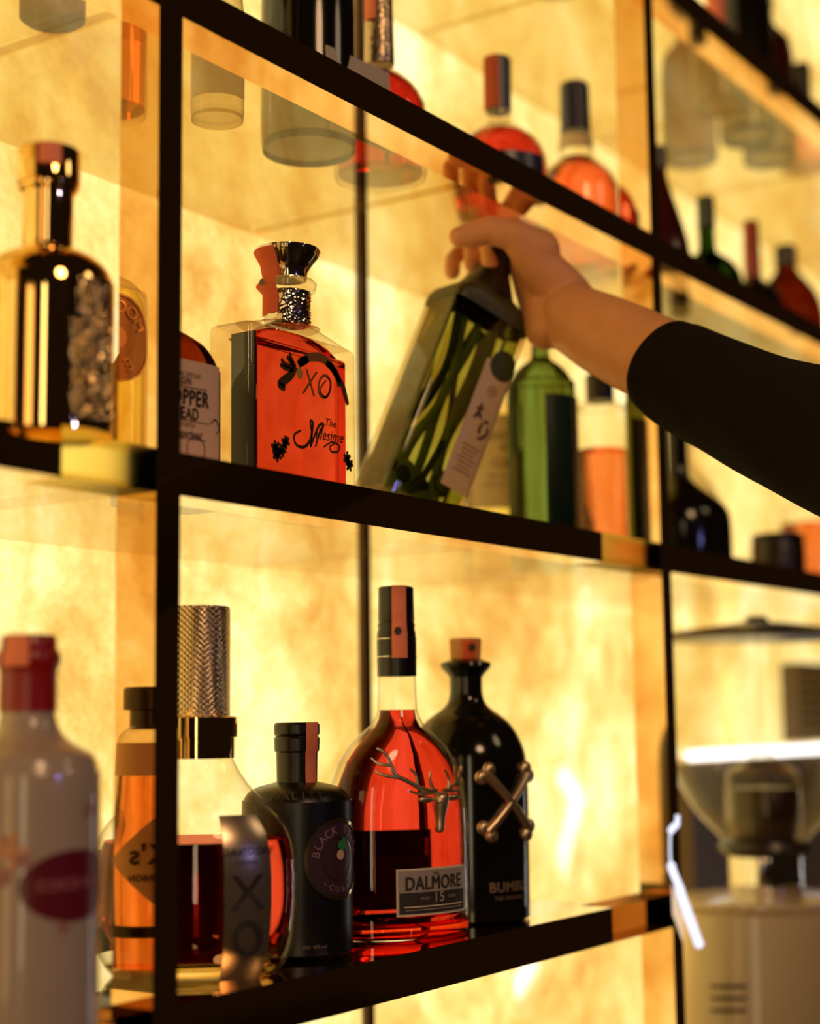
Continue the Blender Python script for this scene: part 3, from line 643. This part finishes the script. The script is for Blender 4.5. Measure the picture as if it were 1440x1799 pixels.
for tx, sz, y in (('LONDON', 0.012, 775), ('*', 0.02, 800), ('GIN', 0.014, 822), ('DISTILLED', 0.007, 845), ('AND BOTTLED', 0.006, 860)): m.add(text(tx, sz, 0.01), 1, on(0, (1007-y)*b.s, rb, off=0.002))
m.build('label', [CREAM, pbr('faint_ink', (0.35, 0.24, 0.14), 0.6)], b.o)
b = Bot('liqueur_bottle', 'orange liquor bottle with dark cap just left of the second post', 0.8180, 0.110, Bz, 0.6311, 1010)
b.turn('glass_body', [(1010, 44), (1004, 47), (735, 47), (715, 42), (704, 26), (698, 22)], CLEAR, sm=2)
b.turn('liquid', [(1003, 43), (790, 44)], ORANGE)
b.turn('cap', [(702, 25), (655, 25), (652, 22)], DKPL)

# ---- upper shelf between the posts
b = Bot('liqueur_bottle', 'round bellied coral bottle whose navy cap carries a coral stamp', 0.6240, 0.120, Az, 0.5892, 432)
b.turn('glass_body', [(432, 58), (426, 66), (400, 74), (350, 83), (300, 85), (270, 81), (245, 68), (228, 48), (216, 30), (206, 22), (186, 21)], CLEAR, sm=3)
b.turn('liquid', [(424, 60), (400, 70), (350, 79), (300, 81), (270, 77), (247, 65), (230, 45)], RED, sm=2)
b.turn('cap', [(188, 23), (92, 24), (88, 21)], NAVY); b.wrap('tax_stamp', [(186, 24), (89, 24)], -95, 5, STAMPT, 0.001)
b.wrap('label', [(330, 86), (288, 86)], -40, 60, NAVY, 0.001)
b = Bot('liqueur_bottle', 'orange bottle with plain navy cap beside the round bellied coral bottle', 0.7950, 0.120, Az, 0.6397, 496)
b.turn('glass_body', [(496, 60), (488, 70), (350, 74), (320, 70), (298, 56), (284, 40), (272, 30), (225, 25)], CLEAR, sm=2)
b.turn('liquid', [(486, 66), (350, 70), (320, 66), (300, 53), (286, 37), (276, 28)], glass('bright_orange_liquor', (0.95, 0.43, 0.28)), sm=2)
b.turn('cap', [(228, 28), (215, 27), (140, 26), (136, 23)], NAVY); b.wrap('neck_label', [(262, 30), (236, 28)], -90, 90, CREAM, 0.001)
b = Bot('whisky_bottle', 'red bottle with tall patterned silver neck sleeve above the upper rail', 0.3773, 0.100, Az, 0.5172, 313)
b.turn('glass_body', [(313, 76), (306, 82), (200, 82), (175, 78), (150, 64), (130, 44), (118, 28), (110, 24), (100, 24)], CLEAR, sm=2)
b.turn('liquid', [(306, 74), (200, 78), (175, 74), (150, 60), (132, 40), (122, 26)], RED2, sm=2)
b.turn('neck_sleeve', [(108, 26), (104, 27), (40, 26), (-20, 25), (-60, 25)], pbr('hammered_silver', (0.42, 0.32, 0.22), 0.25, 1.0, bump=1.0, bscale=260)); b.wrap('tax_stamp', [(30, 28), (-60, 27)], -60, -10, STAMP, 0.001)
b = Bot('spirit_bottle', 'broad black bottle standing just left of the silver necked red bottle', 0.2760, 0.104, Az, 0.4890, 260)
b.turn('body', [(262, 78), (250, 84), (60, 84), (-40, 80), (-90, 50), (-120, 24), (-160, 22)], BLACKG, sm=2); b.turn('cap', [(-150, 26), (-210, 26)], MATTEBLK)
card = MB().add(box(-0.040, 0.040, -0.001, 0.001, 0, 0.075)).build('menu_card', GREYP); card.location = (0.292, 0.058, 0.4882); card.rotation_euler = (radians(-4), 0, radians(-6))
tag(card, 'small pale grey card leaning in front of the broad black bottle', 'card')
b = Bot('spirit_bottle', 'slim bottle with grey label near the top of the front post', 0.1750, 0.120, Az, 0.4650, 205)
b.turn('glass_body', [(205, 44), (198, 47), (20, 47), (-20, 40), (-60, 18), (-120, 16)], SMOKE, sm=2); b.wrap('label', [(180, 48), (30, 48)], -60, 70, GREYP, 0.001)
b.turn('cap', [(-110, 18), (-150, 18)], DKPL)
# ---- upper shelf left of the front post
b = Bot('spirit_bottle', 'dark bottle on the upper glass shelf at the top left corner', -0.0300, 0.095, Az, 0.4013, 46)
b.turn('body', [(46, 48), (38, 55), (20, 57), (-160, 57), (-200, 40), (-240, 20), (-300, 19)], BROWN, sm=2); b.turn('cap', [(-290, 21), (-340, 21)], MATTEBLK)
b = Bot('spirit_bottle', 'clear amber bottle on the upper left glass shelf, mirrored in the post', -0.1650, 0.180, Az, 0.4013, 46)
b.turn('glass_body', [(46, 60), (38, 66), (-160, 66), (-200, 46), (-240, 20), (-300, 19)], CLEAR, sm=2); b.turn('liquid', [(40, 60), (-120, 62)], AMBER); b.turn('cap', [(-290, 21), (-340, 21)], DKPL)
# ---- topmost shelf above the middle bay
b = Bot('spirit_bottle', 'bottle with black cap on the topmost shelf left of the second post', 0.7256, 0.100, Dz, 0.6313, -26)
b.turn('glass_body', [(-26, 40), (-32, 44), (-200, 44), (-240, 30), (-270, 16), (-300, 15)], SMOKE, sm=2); b.turn('liquid', [(-32, 40), (-180, 41)], AMBER); b.turn('cap', [(-290, 17), (-340, 17)], DKPL)

# ---- right bay
def simple(kind, label, X, Y, z, s, yb, body, bmat, cap, cmat, liq=None, lmat=None, stamp=None, band=None, bandm=None):
    b = Bot(kind, label, X, Y, z, s, yb)
    b.turn('glass_body' if bmat in (CLEAR, SMOKE) else 'body', body, bmat, sm=2)
    if liq: b.turn('liquid', liq, lmat, sm=2)
    b.turn('cap', cap, cmat)
    if stamp: b.wrap('tax_stamp', stamp, -70, 20, STAMP, 0.001)
    if band: b.wrap('label', band, -70, 70, bandm, 0.001)
    return b
simple('spirit_bottle', 'dark red sloping bottle right behind the second post on the upper shelf', 0.9700, 0.100, Az, 0.6811, 546, [(546, 50), (538, 54), (450, 52), (400, 42), (340, 24), (300, 14), (270, 12)], DARKRED, [(290, 15), (250, 15)], DKPL)
simple('wine_bottle', 'green necked dark bottle on the upper shelf right of the second post', 1.1098, 0.100, Az, 0.7275, 585, [(585, 55), (577, 60), (505, 60), (480, 54), (462, 40), (448, 22), (436, 15), (372, 14)], DKGREEN, [(400, 16), (346, 16), (343, 13)], pbr('green_cap', (0.03, 0.05, 0.02), 0.4))
simple('wine_bottle', 'dark bottle with long red capsule on the upper shelf far right', 1.2606, 0.100, Az, 0.7708, 621, [(621, 48), (614, 52), (540, 52), (510, 40), (495, 20), (480, 13), (420, 12)], BLACKG, [(495, 15), (388, 14), (385, 12)], pbr('red_capsule', (0.35, 0.04, 0.02), 0.4))
simple('spirit_bottle', 'red brown bottle at the right edge of the upper shelf', 1.4148, 0.110, Az, 0.8150, 655, [(655, 56), (646, 62), (560, 62), (520, 52), (495, 36), (475, 20), (462, 17), (450, 17)], BROWN, [(465, 20), (432, 20), (428, 17)], DKPL)
simple('spirit_bottle', 'red capped bottle on the topmost shelf right of the second post', 1.1657, 0.100, Dz, 0.7577, 182, [(182, 40), (175, 44), (80, 44), (55, 30), (40, 16), (0, 15)], DARKRED, [(60, 18), (-60, 17)], STAMP)
simple('spirit_bottle', 'broad black bottle on the topmost shelf at the right', 1.2900, 0.110, Dz, 0.7891, 224, [(224, 46), (215, 50), (0, 50), (-50, 40), (-90, 18), (-130, 16)], BLACKG, [(-120, 18), (-170, 18)], DKPL)
simple('spirit_bottle', 'short amber bottle with black cap at the top right edge', 1.4849, 0.100, Dz, 0.8493, 296, [(296, 40), (288, 44), (210, 44), (185, 30), (170, 16), (150, 14)], CLEAR, [(158, 17), (102, 17), (99, 14)], DKPL, [(288, 40), (190, 30)], ORANGE)
simple('spirit_bottle', 'big dark brown bottle below the sleeve, right of the second post', 0.9980, 0.100, Bz, 0.6798, 1030, [(1030, 80), (1020, 88), (930, 90), (900, 84), (880, 66), (860, 40), (845, 24), (820, 19), (700, 18)], BLACKG, [(720, 21), (650, 21)], DKPL)
simple('spirit_bottle', 'rounded tan glass bottle under the black sleeve', 1.2200, 0.190, Bz, 0.7600, 1045, [(1045, 58), (1035, 63), (905, 63), (870, 58), (845, 46), (825, 28), (800, 16), (740, 15)], SMOKE, [(750, 18), (700, 18)], DKPL, [(1036, 58), (905, 59)], AMBER)
simple('spirit_bottle', 'black bottle between the green necked and the red capsuled bottle', 1.1850, 0.170, Az, 0.7600, 606, [(606, 50), (598, 54), (560, 54), (540, 40), (530, 20), (500, 14)], BLACKG, [(510, 16), (470, 16)], DKPL)
simple('spirit_bottle', 'black bottle behind the red brown bottle on the upper shelf far right', 1.3250, 0.195, Az, 0.8100, 642, [(642, 50), (634, 54), (580, 54), (555, 40), (545, 20), (520, 14)], BLACKG, [(530, 16), (495, 16)], DKPL)
simple('spirit_bottle', 'dark red bottle between the broad black and short amber bottles, topmost shelf', 1.3950, 0.120, Dz, 0.8250, 262, [(262, 44), (254, 48), (80, 48), (40, 36), (20, 18), (-20, 15)], DARKRED, [(-10, 17), (-60, 17)], DKPL)
simple('spirit_bottle', 'brown bottle behind the dark red bottle on the topmost shelf', 1.3300, 0.215, Dz, 0.8300, 235, [(235, 44), (227, 48), (80, 48), (40, 36), (20, 18), (-20, 15)], BROWN, [(-10, 17), (-60, 17)], DKPL)
simple('condiment_jar', 'squat black jar on the middle shelf at the right edge', 1.2350, 0.070, Bz, 0.7406, 1045, [(1045, 44), (1040, 47), (965, 47), (958, 44)], DKPL, [(960, 40), (958, 46), (944, 46), (940, 42)], MATTEBLK)
simple('spirit_bottle', 'orange brown bottle at the right edge under the sleeve', 1.5205, 0.130, Bz, 0.8347, 1067, [(1067, 50), (1060, 54), (920, 54), (890, 40), (870, 18), (820, 16)], CLEAR, [(830, 18), (790, 18)], DKPL, [(1060, 50), (920, 50)], ORANGE)

# ---------------------------------------------------------------- held bottle
base = Vector((0.4190, 0.100, 0.2044)); neck = Vector((0.4941, 0.0500, 0.4228)); ax = (neck-base).normalized()
azf = radians(247); nf = Vector((cos(azf), sin(azf), 0)); nf = (nf-ax*nf.dot(ax)).normalized(); xr = (-nf).cross(ax).normalized()
root = empty('gin_bottle', base, 0, 'tilted square bottle of green botanical gin gripped by the hand', 'bottle')
MR = Matrix((xr, -nf, ax)).transposed().to_4x4(); MR.translation = base; root.matrix_world = MR
hx, hy, L0, L1 = 0.043, 0.033, -0.020, 0.185
N8 = 9
MB().add(loft([(L0, hx*.93, hy/hx, N8), (L0+.003, hx, hy/hx, N8), (L1, hx, hy/hx, N8), (L1+.008, hx*.95, hy/hx, 6), (L1+.017, hx*.72, hy/hx*1.1, 4), (L1+.025, .020, 1, 2.4), (L1+.032, .0135, 1, 2)], seg=80)).build('glass_body', thin('gin_glass', (0.86, 0.80, 0.66), (0.10, 0.10, 0.05), 0.95), root, 30)
MB().add(loft([(L0+.008, hx*.93, hy/hx, 7), (L1-.004, hx*.93, hy/hx, 7), (L1+.006, hx*.85, hy/hx, 5)], seg=80)).build('liquid', LEAFG, root, 30)
MB().add(loft([(L1+.016, .029), (L1+.024, .0270), (L1+.034, .0220), (L1+.046, .0158), (L1+.058, .0140), (L1+.073, .0150), (L1+.077, .013)])).build('cap', MATTEBLK, root)
MB().add(loft([(L1-.006, hx*1.005, hy/hx, N8), (L1+.002, hx*1.0, hy/hx*1.01, 8), (L1+.008, hx*.965, hy/hx*1.02, 6), (L1+.0175, hx*.73, hy/hx*1.12, 4), (L1+.0255, .0205, 1, 2.4)], seg=80, cap=False)).build('shoulder_wrap', pbr('dark_olive_wrap', (0.035, 0.034, 0.006), 0.45), root)
m = MB(); W_ = 0.034; zc = 0.075; xl = 0.024
def FT(p): return Vector((p[0], -hy*(1-abs(min(.999, p[0]/hx))**N8)**(1/N8)-0.0010-p[2], p[1]))
m.add(sheet(W_, 0.128), 0, lambda p: FT(p+Vector((xl, zc, 0))))
m.add(disc(0.0145, 28, 4), 2, lambda p: FT(p+Vector((xl+0.002, zc+0.064, 0.0008))))
m.add(ring(0.0045, 0.0050, 24), 1, lambda p: FT(p+Vector((xl, zc+0.037, 0.001)))); m.add(text('GIN', 0.004), 1, lambda p: FT(p+Vector((xl, zc+0.037, 0.001))))
for pts in ([(-.009, .014), (-.002, .016)], [(-.0055, .020), (-.006, .006)], [(-.009, .004), (-.0055, .011), (-.001, .006)], [(.002, .004), (.001, -.004), (.003, -.007)], [(.009, .002), (.010, -.004), (.006, -.010), (.002, -.012)], [(.003, .006), (.008, .006)]):
    m.add(ink(pts, 0.0022), 1, lambda p: FT(p+Vector((xl, zc+0.002, 0.001))))
for i in range(7): m.add(sheet(0.020-0.003*(i % 3), 0.0006, 4, 1), 1, lambda p, i=i: FT(p+Vector((xl-0.001, zc-0.020-i*0.0042, 0.001))))
m.build('label', [pbr('beige_label', (0.62, 0.45, 0.30), 0.55), INKB, DKLEAF], root)
rnd = random.Random(3)
for q in range(6):      # cucumber and herb strips in the gin
    v = []; f = []; x0 = -0.026+q*0.0075; w0 = 0.006+rnd.random()*0.004; ph = rnd.random()*6
    for i in range(25):
        z = L0+0.012+(L1-L0-0.03)*i/24; xx = x0+0.004*sin(z*45+ph); yy = -0.012+0.010*sin(z*30+ph*2)
        v += [(xx-w0/2, yy, z), (xx+w0/2, yy-0.003, z)]
    for i in range(24): f.append((2*i, 2*i+1, 2*i+3, 2*i+2))
    o = MB().add((v, f)).build('herb_strip', LEAF if q % 3 else DKLEAF, root)
    md = o.modifiers.new('s', 'SOLIDIFY'); md.thickness = 0.0012
for q in range(8):
    m = MB(); m.add(ball((0, 0, 0), 0.006+rnd.random()*0.004, 1.0, 0.35, 1.2)); o = m.build('dark_leaf', DKLEAF if q % 2 else LEAF, root)
    o.location = (-0.026+rnd.random()*0.05, -0.010-rnd.random()*0.012, L0+0.012+rnd.random()*0.028)

# ---------------------------------------------------------------- reaching arm
CH = dict(
 thumb=[(0.4373,0.0544,0.4397,0.0098),(0.4441,0.0439,0.4416,0.0118),(0.4531,0.0296,0.4456,0.0134),(0.4662,0.0114,0.4401,0.0150),(0.4878,-0.0001,0.4292,0.0200)],
 palm=[(0.4920,0.0023,0.4306,0.0205),(0.5126,0.0186,0.4228,0.0240),(0.5179,0.0146,0.4057,0.0262),(0.5139,0.0080,0.3818,0.0246),(0.4985,0.0007,0.3559,0.0185),(0.5180,-0.0150,0.3764,0.0300),(0.5089,-0.0255,0.3638,0.0325),(0.4986,-0.0596,0.3429,0.0368),(0.4919,-0.0908,0.3247,0.0385),(0.4863,-0.1152,0.3101,0.0386),(0.4710,-0.1589,0.2856,0.0392)],
 index=[(0.5240,0.0210,0.4440,0.0170),(0.5270,0.0465,0.4700,0.0092),(0.5160,0.0680,0.4715,0.0087),(0.4985,0.0609,0.4479,0.0085),(0.4810,0.0477,0.4216,0.0083)],
 middle=[(0.5400,0.0310,0.4380,0.0165),(0.5454,0.0600,0.4680,0.0090),(0.5240,0.0870,0.4705,0.0084),(0.5032,0.0820,0.4490,0.0082),(0.4876,0.0725,0.4285,0.0080)],
 ring=[(0.5520,0.0345,0.4270,0.0155),(0.5583,0.0760,0.4600,0.0085),(0.5340,0.1080,0.4640,0.0080),(0.5045,0.1040,0.4420,0.0082),(0.4903,0.0961,0.4258,0.0080)],
 pinky=[(0.5500,0.0300,0.4110,0.0143),(0.5752,0.0760,0.4500,0.0074),(0.5671,0.1046,0.4560,0.0069),(0.5554,0.1131,0.4415,0.0068),(0.5475,0.1098,0.4287,0.0062)])
root = empty('person', (0.47, -0.16, 0.28), 0, 'right arm in a black knit sleeve reaching in to grip the tilted bottle', 'person')
m = MB()
def chain(L, off):
    for (a, b_) in zip(L[:-1], L[1:]):
        d = (Vector(a[:3])-Vector(b_[:3])).length; n = max(3, int(d/(0.25*min(a[3], b_[3])))+1)
        for i in range(n+1):
            t = i/n; p = Vector(a[:3]).lerp(Vector(b_[:3]), t)-off; r = a[3]+(b_[3]-a[3])*t
            m.add(ball(p, r, u=18, w_=12))
for L in CH.values(): chain(L, root.location)
for kx in ('index', 'middle', 'ring', 'pinky'): chain([CH[kx][0], (0.5160, 0.0100, 0.4000, 0.0240)], root.location)
chain([CH['thumb'][3], (0.5180, -0.0100, 0.3900, 0.026)], root.location)
hand = m.build('arm_and_hand', SKIN, root, 180)
md = hand.modifiers.new('r', 'REMESH'); md.mode = 'VOXEL'; md.voxel_size = 0.0017; md.use_smooth_shade = True
md = hand.modifiers.new('s', 'SMOOTH'); md.factor = 0.6; md.iterations = 9
SL = [(0.4803,-0.1262,0.3027,0.0414),(0.4745,-0.1469,0.2887,0.0440),(0.4531,-0.2063,0.2535,0.0480),(0.4206,-0.2843,0.2140,0.0530),(0.3760,-0.3869,0.1629,0.0565),(0.3422,-0.4875,0.1118,0.0600),(0.3350,-0.5700,0.0900,0.0620),(0.3750,-0.6500,0.1500,0.0680),(0.4400,-0.7600,0.2600,0.0760),(0.4900,-0.8400,0.3400,0.0800)]
P = spline([p[:3] for p in SL], 6); RR = [0]*len(P)
for i in range(len(P)):
    t = i/6; j = min(int(t), len(SL)-2); RR[i] = SL[j][3]+(SL[j+1][3]-SL[j][3])*(t-j)
v = []; f = []; seg = 64; dd = (P[0]-P[4]).normalized()
PP = [P[0]-dd*0.004, P[0]+dd*0.0005]+P; RR2 = [RR[0]-0.004, RR[0]-0.002]+RR; a0 = None
ref = Vector((0, 0, 1))
for i, p in enumerate(PP):
    d = (PP[min(i+1, len(PP)-1)]-PP[max(i-1, 0)]).normalized() if i > 2 else -dd
    a = d.cross(ref).normalized(); c_ = a.cross(d)
    for j in range(seg):
        t = 2*pi*j/seg; r = RR2[i]*(1+0.012*sin(5*t+i*0.9)*min(1, i/6)+0.02*sin(2*t+i*0.5)*min(1, i/8))
        v.append(tuple(p+a*cos(t)*r+c_*sin(t)*r-root.location))
for i in range(len(PP)-1):
    for j in range(seg): q = i*seg+j; r = i*seg+(j+1) % seg; f.append((q, r, r+seg, q+seg))
f.append(tuple(range((len(PP)-1)*seg, len(PP)*seg)))
o = MB().add((v, f)).build('sleeve', WOOL, root, 180); md = o.modifiers.new('s', 'SOLIDIFY'); md.thickness = 0.0025; md.offset = 0
md = o.modifiers.new('u', 'SUBSURF'); md.levels = 1; md.render_levels = 1

# ---------------------------------------------------------------- coffee grinder and lights at the lower right
b = Bot('coffee_grinder', 'cream coffee grinder with clear bean hopper at the lower right', 1.1033, 0.050, -0.62, 0.6672, 2192, 0)
b.turn('body', [(2192, 186), (2180, 192), (1800, 168), (1700, 158), (1620, 150), (1608, 146), (1600, 138)], MACH, k=0.9, n=3.2, sm=2)
b.turn('top_plate', [(1602, 150), (1598, 158), (1588, 156), (1582, 120), (1578, 80)], MACH, k=0.85, n=2.6)
b.turn('collar', [(1580, 64), (1572, 66), (1515, 66), (1510, 60)], CHROME)
b.turn('hopper_seat', [(1512, 74), (1500, 84), (1488, 80), (1482, 60)], DKPL)
b.turn('hopper', [(1490, 74), (1470, 92), (1432, 125), (1378, 156), (1340, 172), (1310, 180), (1200, 183), (1122, 184)], HOPPER, sm=3)
b.turn('hopper_neck', [(1492, 58), (1470, 66), (1440, 70), (1370, 66), (1362, 60), (1345, 30), (1325, 12)], HOPPER, sm=2)
b.turn('coffee_beans', [(1488, 52), (1465, 60), (1440, 64), (1400, 64), (1394, 60)], BEAN); 
b.turn('lid', [(1124, 186), (1118, 187), (1112, 172), (1098, 70), (1092, 22), (1084, 20), (1082, 14)], DKPL)
for i in range(3):
    yy = 1722+i*20
    MB().add(box(-0.020, 0.020, -0.0012, 0.0012, -0.0016, 0.0016), 0, lambda p: Vector((p[0]-0.062, -0.0965+p[1], (2192-yy)*b.s+p[2]))).build('vent_slot', DKPL, b.o)
b.o.rotation_euler.z = face_rot(1.1033, 0.05, 8)
led = MB().add(tube([(1.345, 0.255, -0.0560), (4.1, 0.255, -0.0600)], 0.0065)).build('led_strip', LED); tag(led, 'bright white LED tube along the top of the dark splashback', 'light')
g = MB().add(box(1.80, 2.3, 0.262, 0.2945, -0.045, 0.085), 0)
for i in range(7): g.add(box(1.81, 2.29, 0.258, 0.263, -0.035+i*0.017, -0.029+i*0.017), 1)
g = g.build('vent_grille', [DKWALL, pbr('grille_slat', (0.45, 0.28, 0.13), 0.4)]); tag(g, 'brown slatted grille on the glowing wall behind the hopper', 'grille')
rp = [(0.7370, -0.006, -0.0990), (0.7345, -0.006, -0.1075), (0.7200, -0.006, -0.1140), (0.7165, -0.006, -0.1330), (0.7195, -0.006, -0.1500), (0.7350, -0.006, -0.1690), (0.7400, -0.006, -0.1790), (0.7790, -0.006, -0.2320)]
rb_ = MB().add(tube(spline(rp, 5), [0.0024]*5+[0.0034]*6+[0.0010]*8+[0.0040]*7+[0.0048]*10, 10)).build('white_gleam', emis('gleam_glow', (0.82, 0.84, 1.0), 1.3)); tag(rb_, 'bent white gleam at the second post, shaped as a glowing tube', 'light')  # white gleam at the post, built as a glowing tube
rt_ = MB().add(tube([(2.142, -0.35, -0.074), (2.284, -0.35, -0.166), (2.154, -0.35, -0.376), (2.066, -0.35, -0.488), (1.929, -0.35, -0.574)], 0.010)).build('neon_light', NEON); tag(rt_, 'angular white neon tube seen mirrored in the glowing wall', 'light')

# ---------------------------------------------------------------- small pieces belong to the part they sit on
HOST = {'tax_stamp': ('cap', 'stopper', 'cork', 'neck_sleeve'), 'stamp_mark': ('cap', 'stopper', 'cork'), 'cap_line': ('cap',), 'coffee_beans': ('hopper',),
        'vent_slot': ('body',), 'glass_base': ('glass_body',), 'collar': ('cap',), 'relief': ('body',), 'shoulder': ('glass_body',), 'liquid_top': ('liquid',)}
for o in list(COL.objects):
    k = o.name.split('.')[0]
    if k in HOST and o.parent and o.parent.type == 'EMPTY':
        for h in HOST[k]:
            c = [q for q in o.parent.children if q.name.split('.')[0] == h]
            if c and c[0].location.length == 0: o.parent = c[0]; break
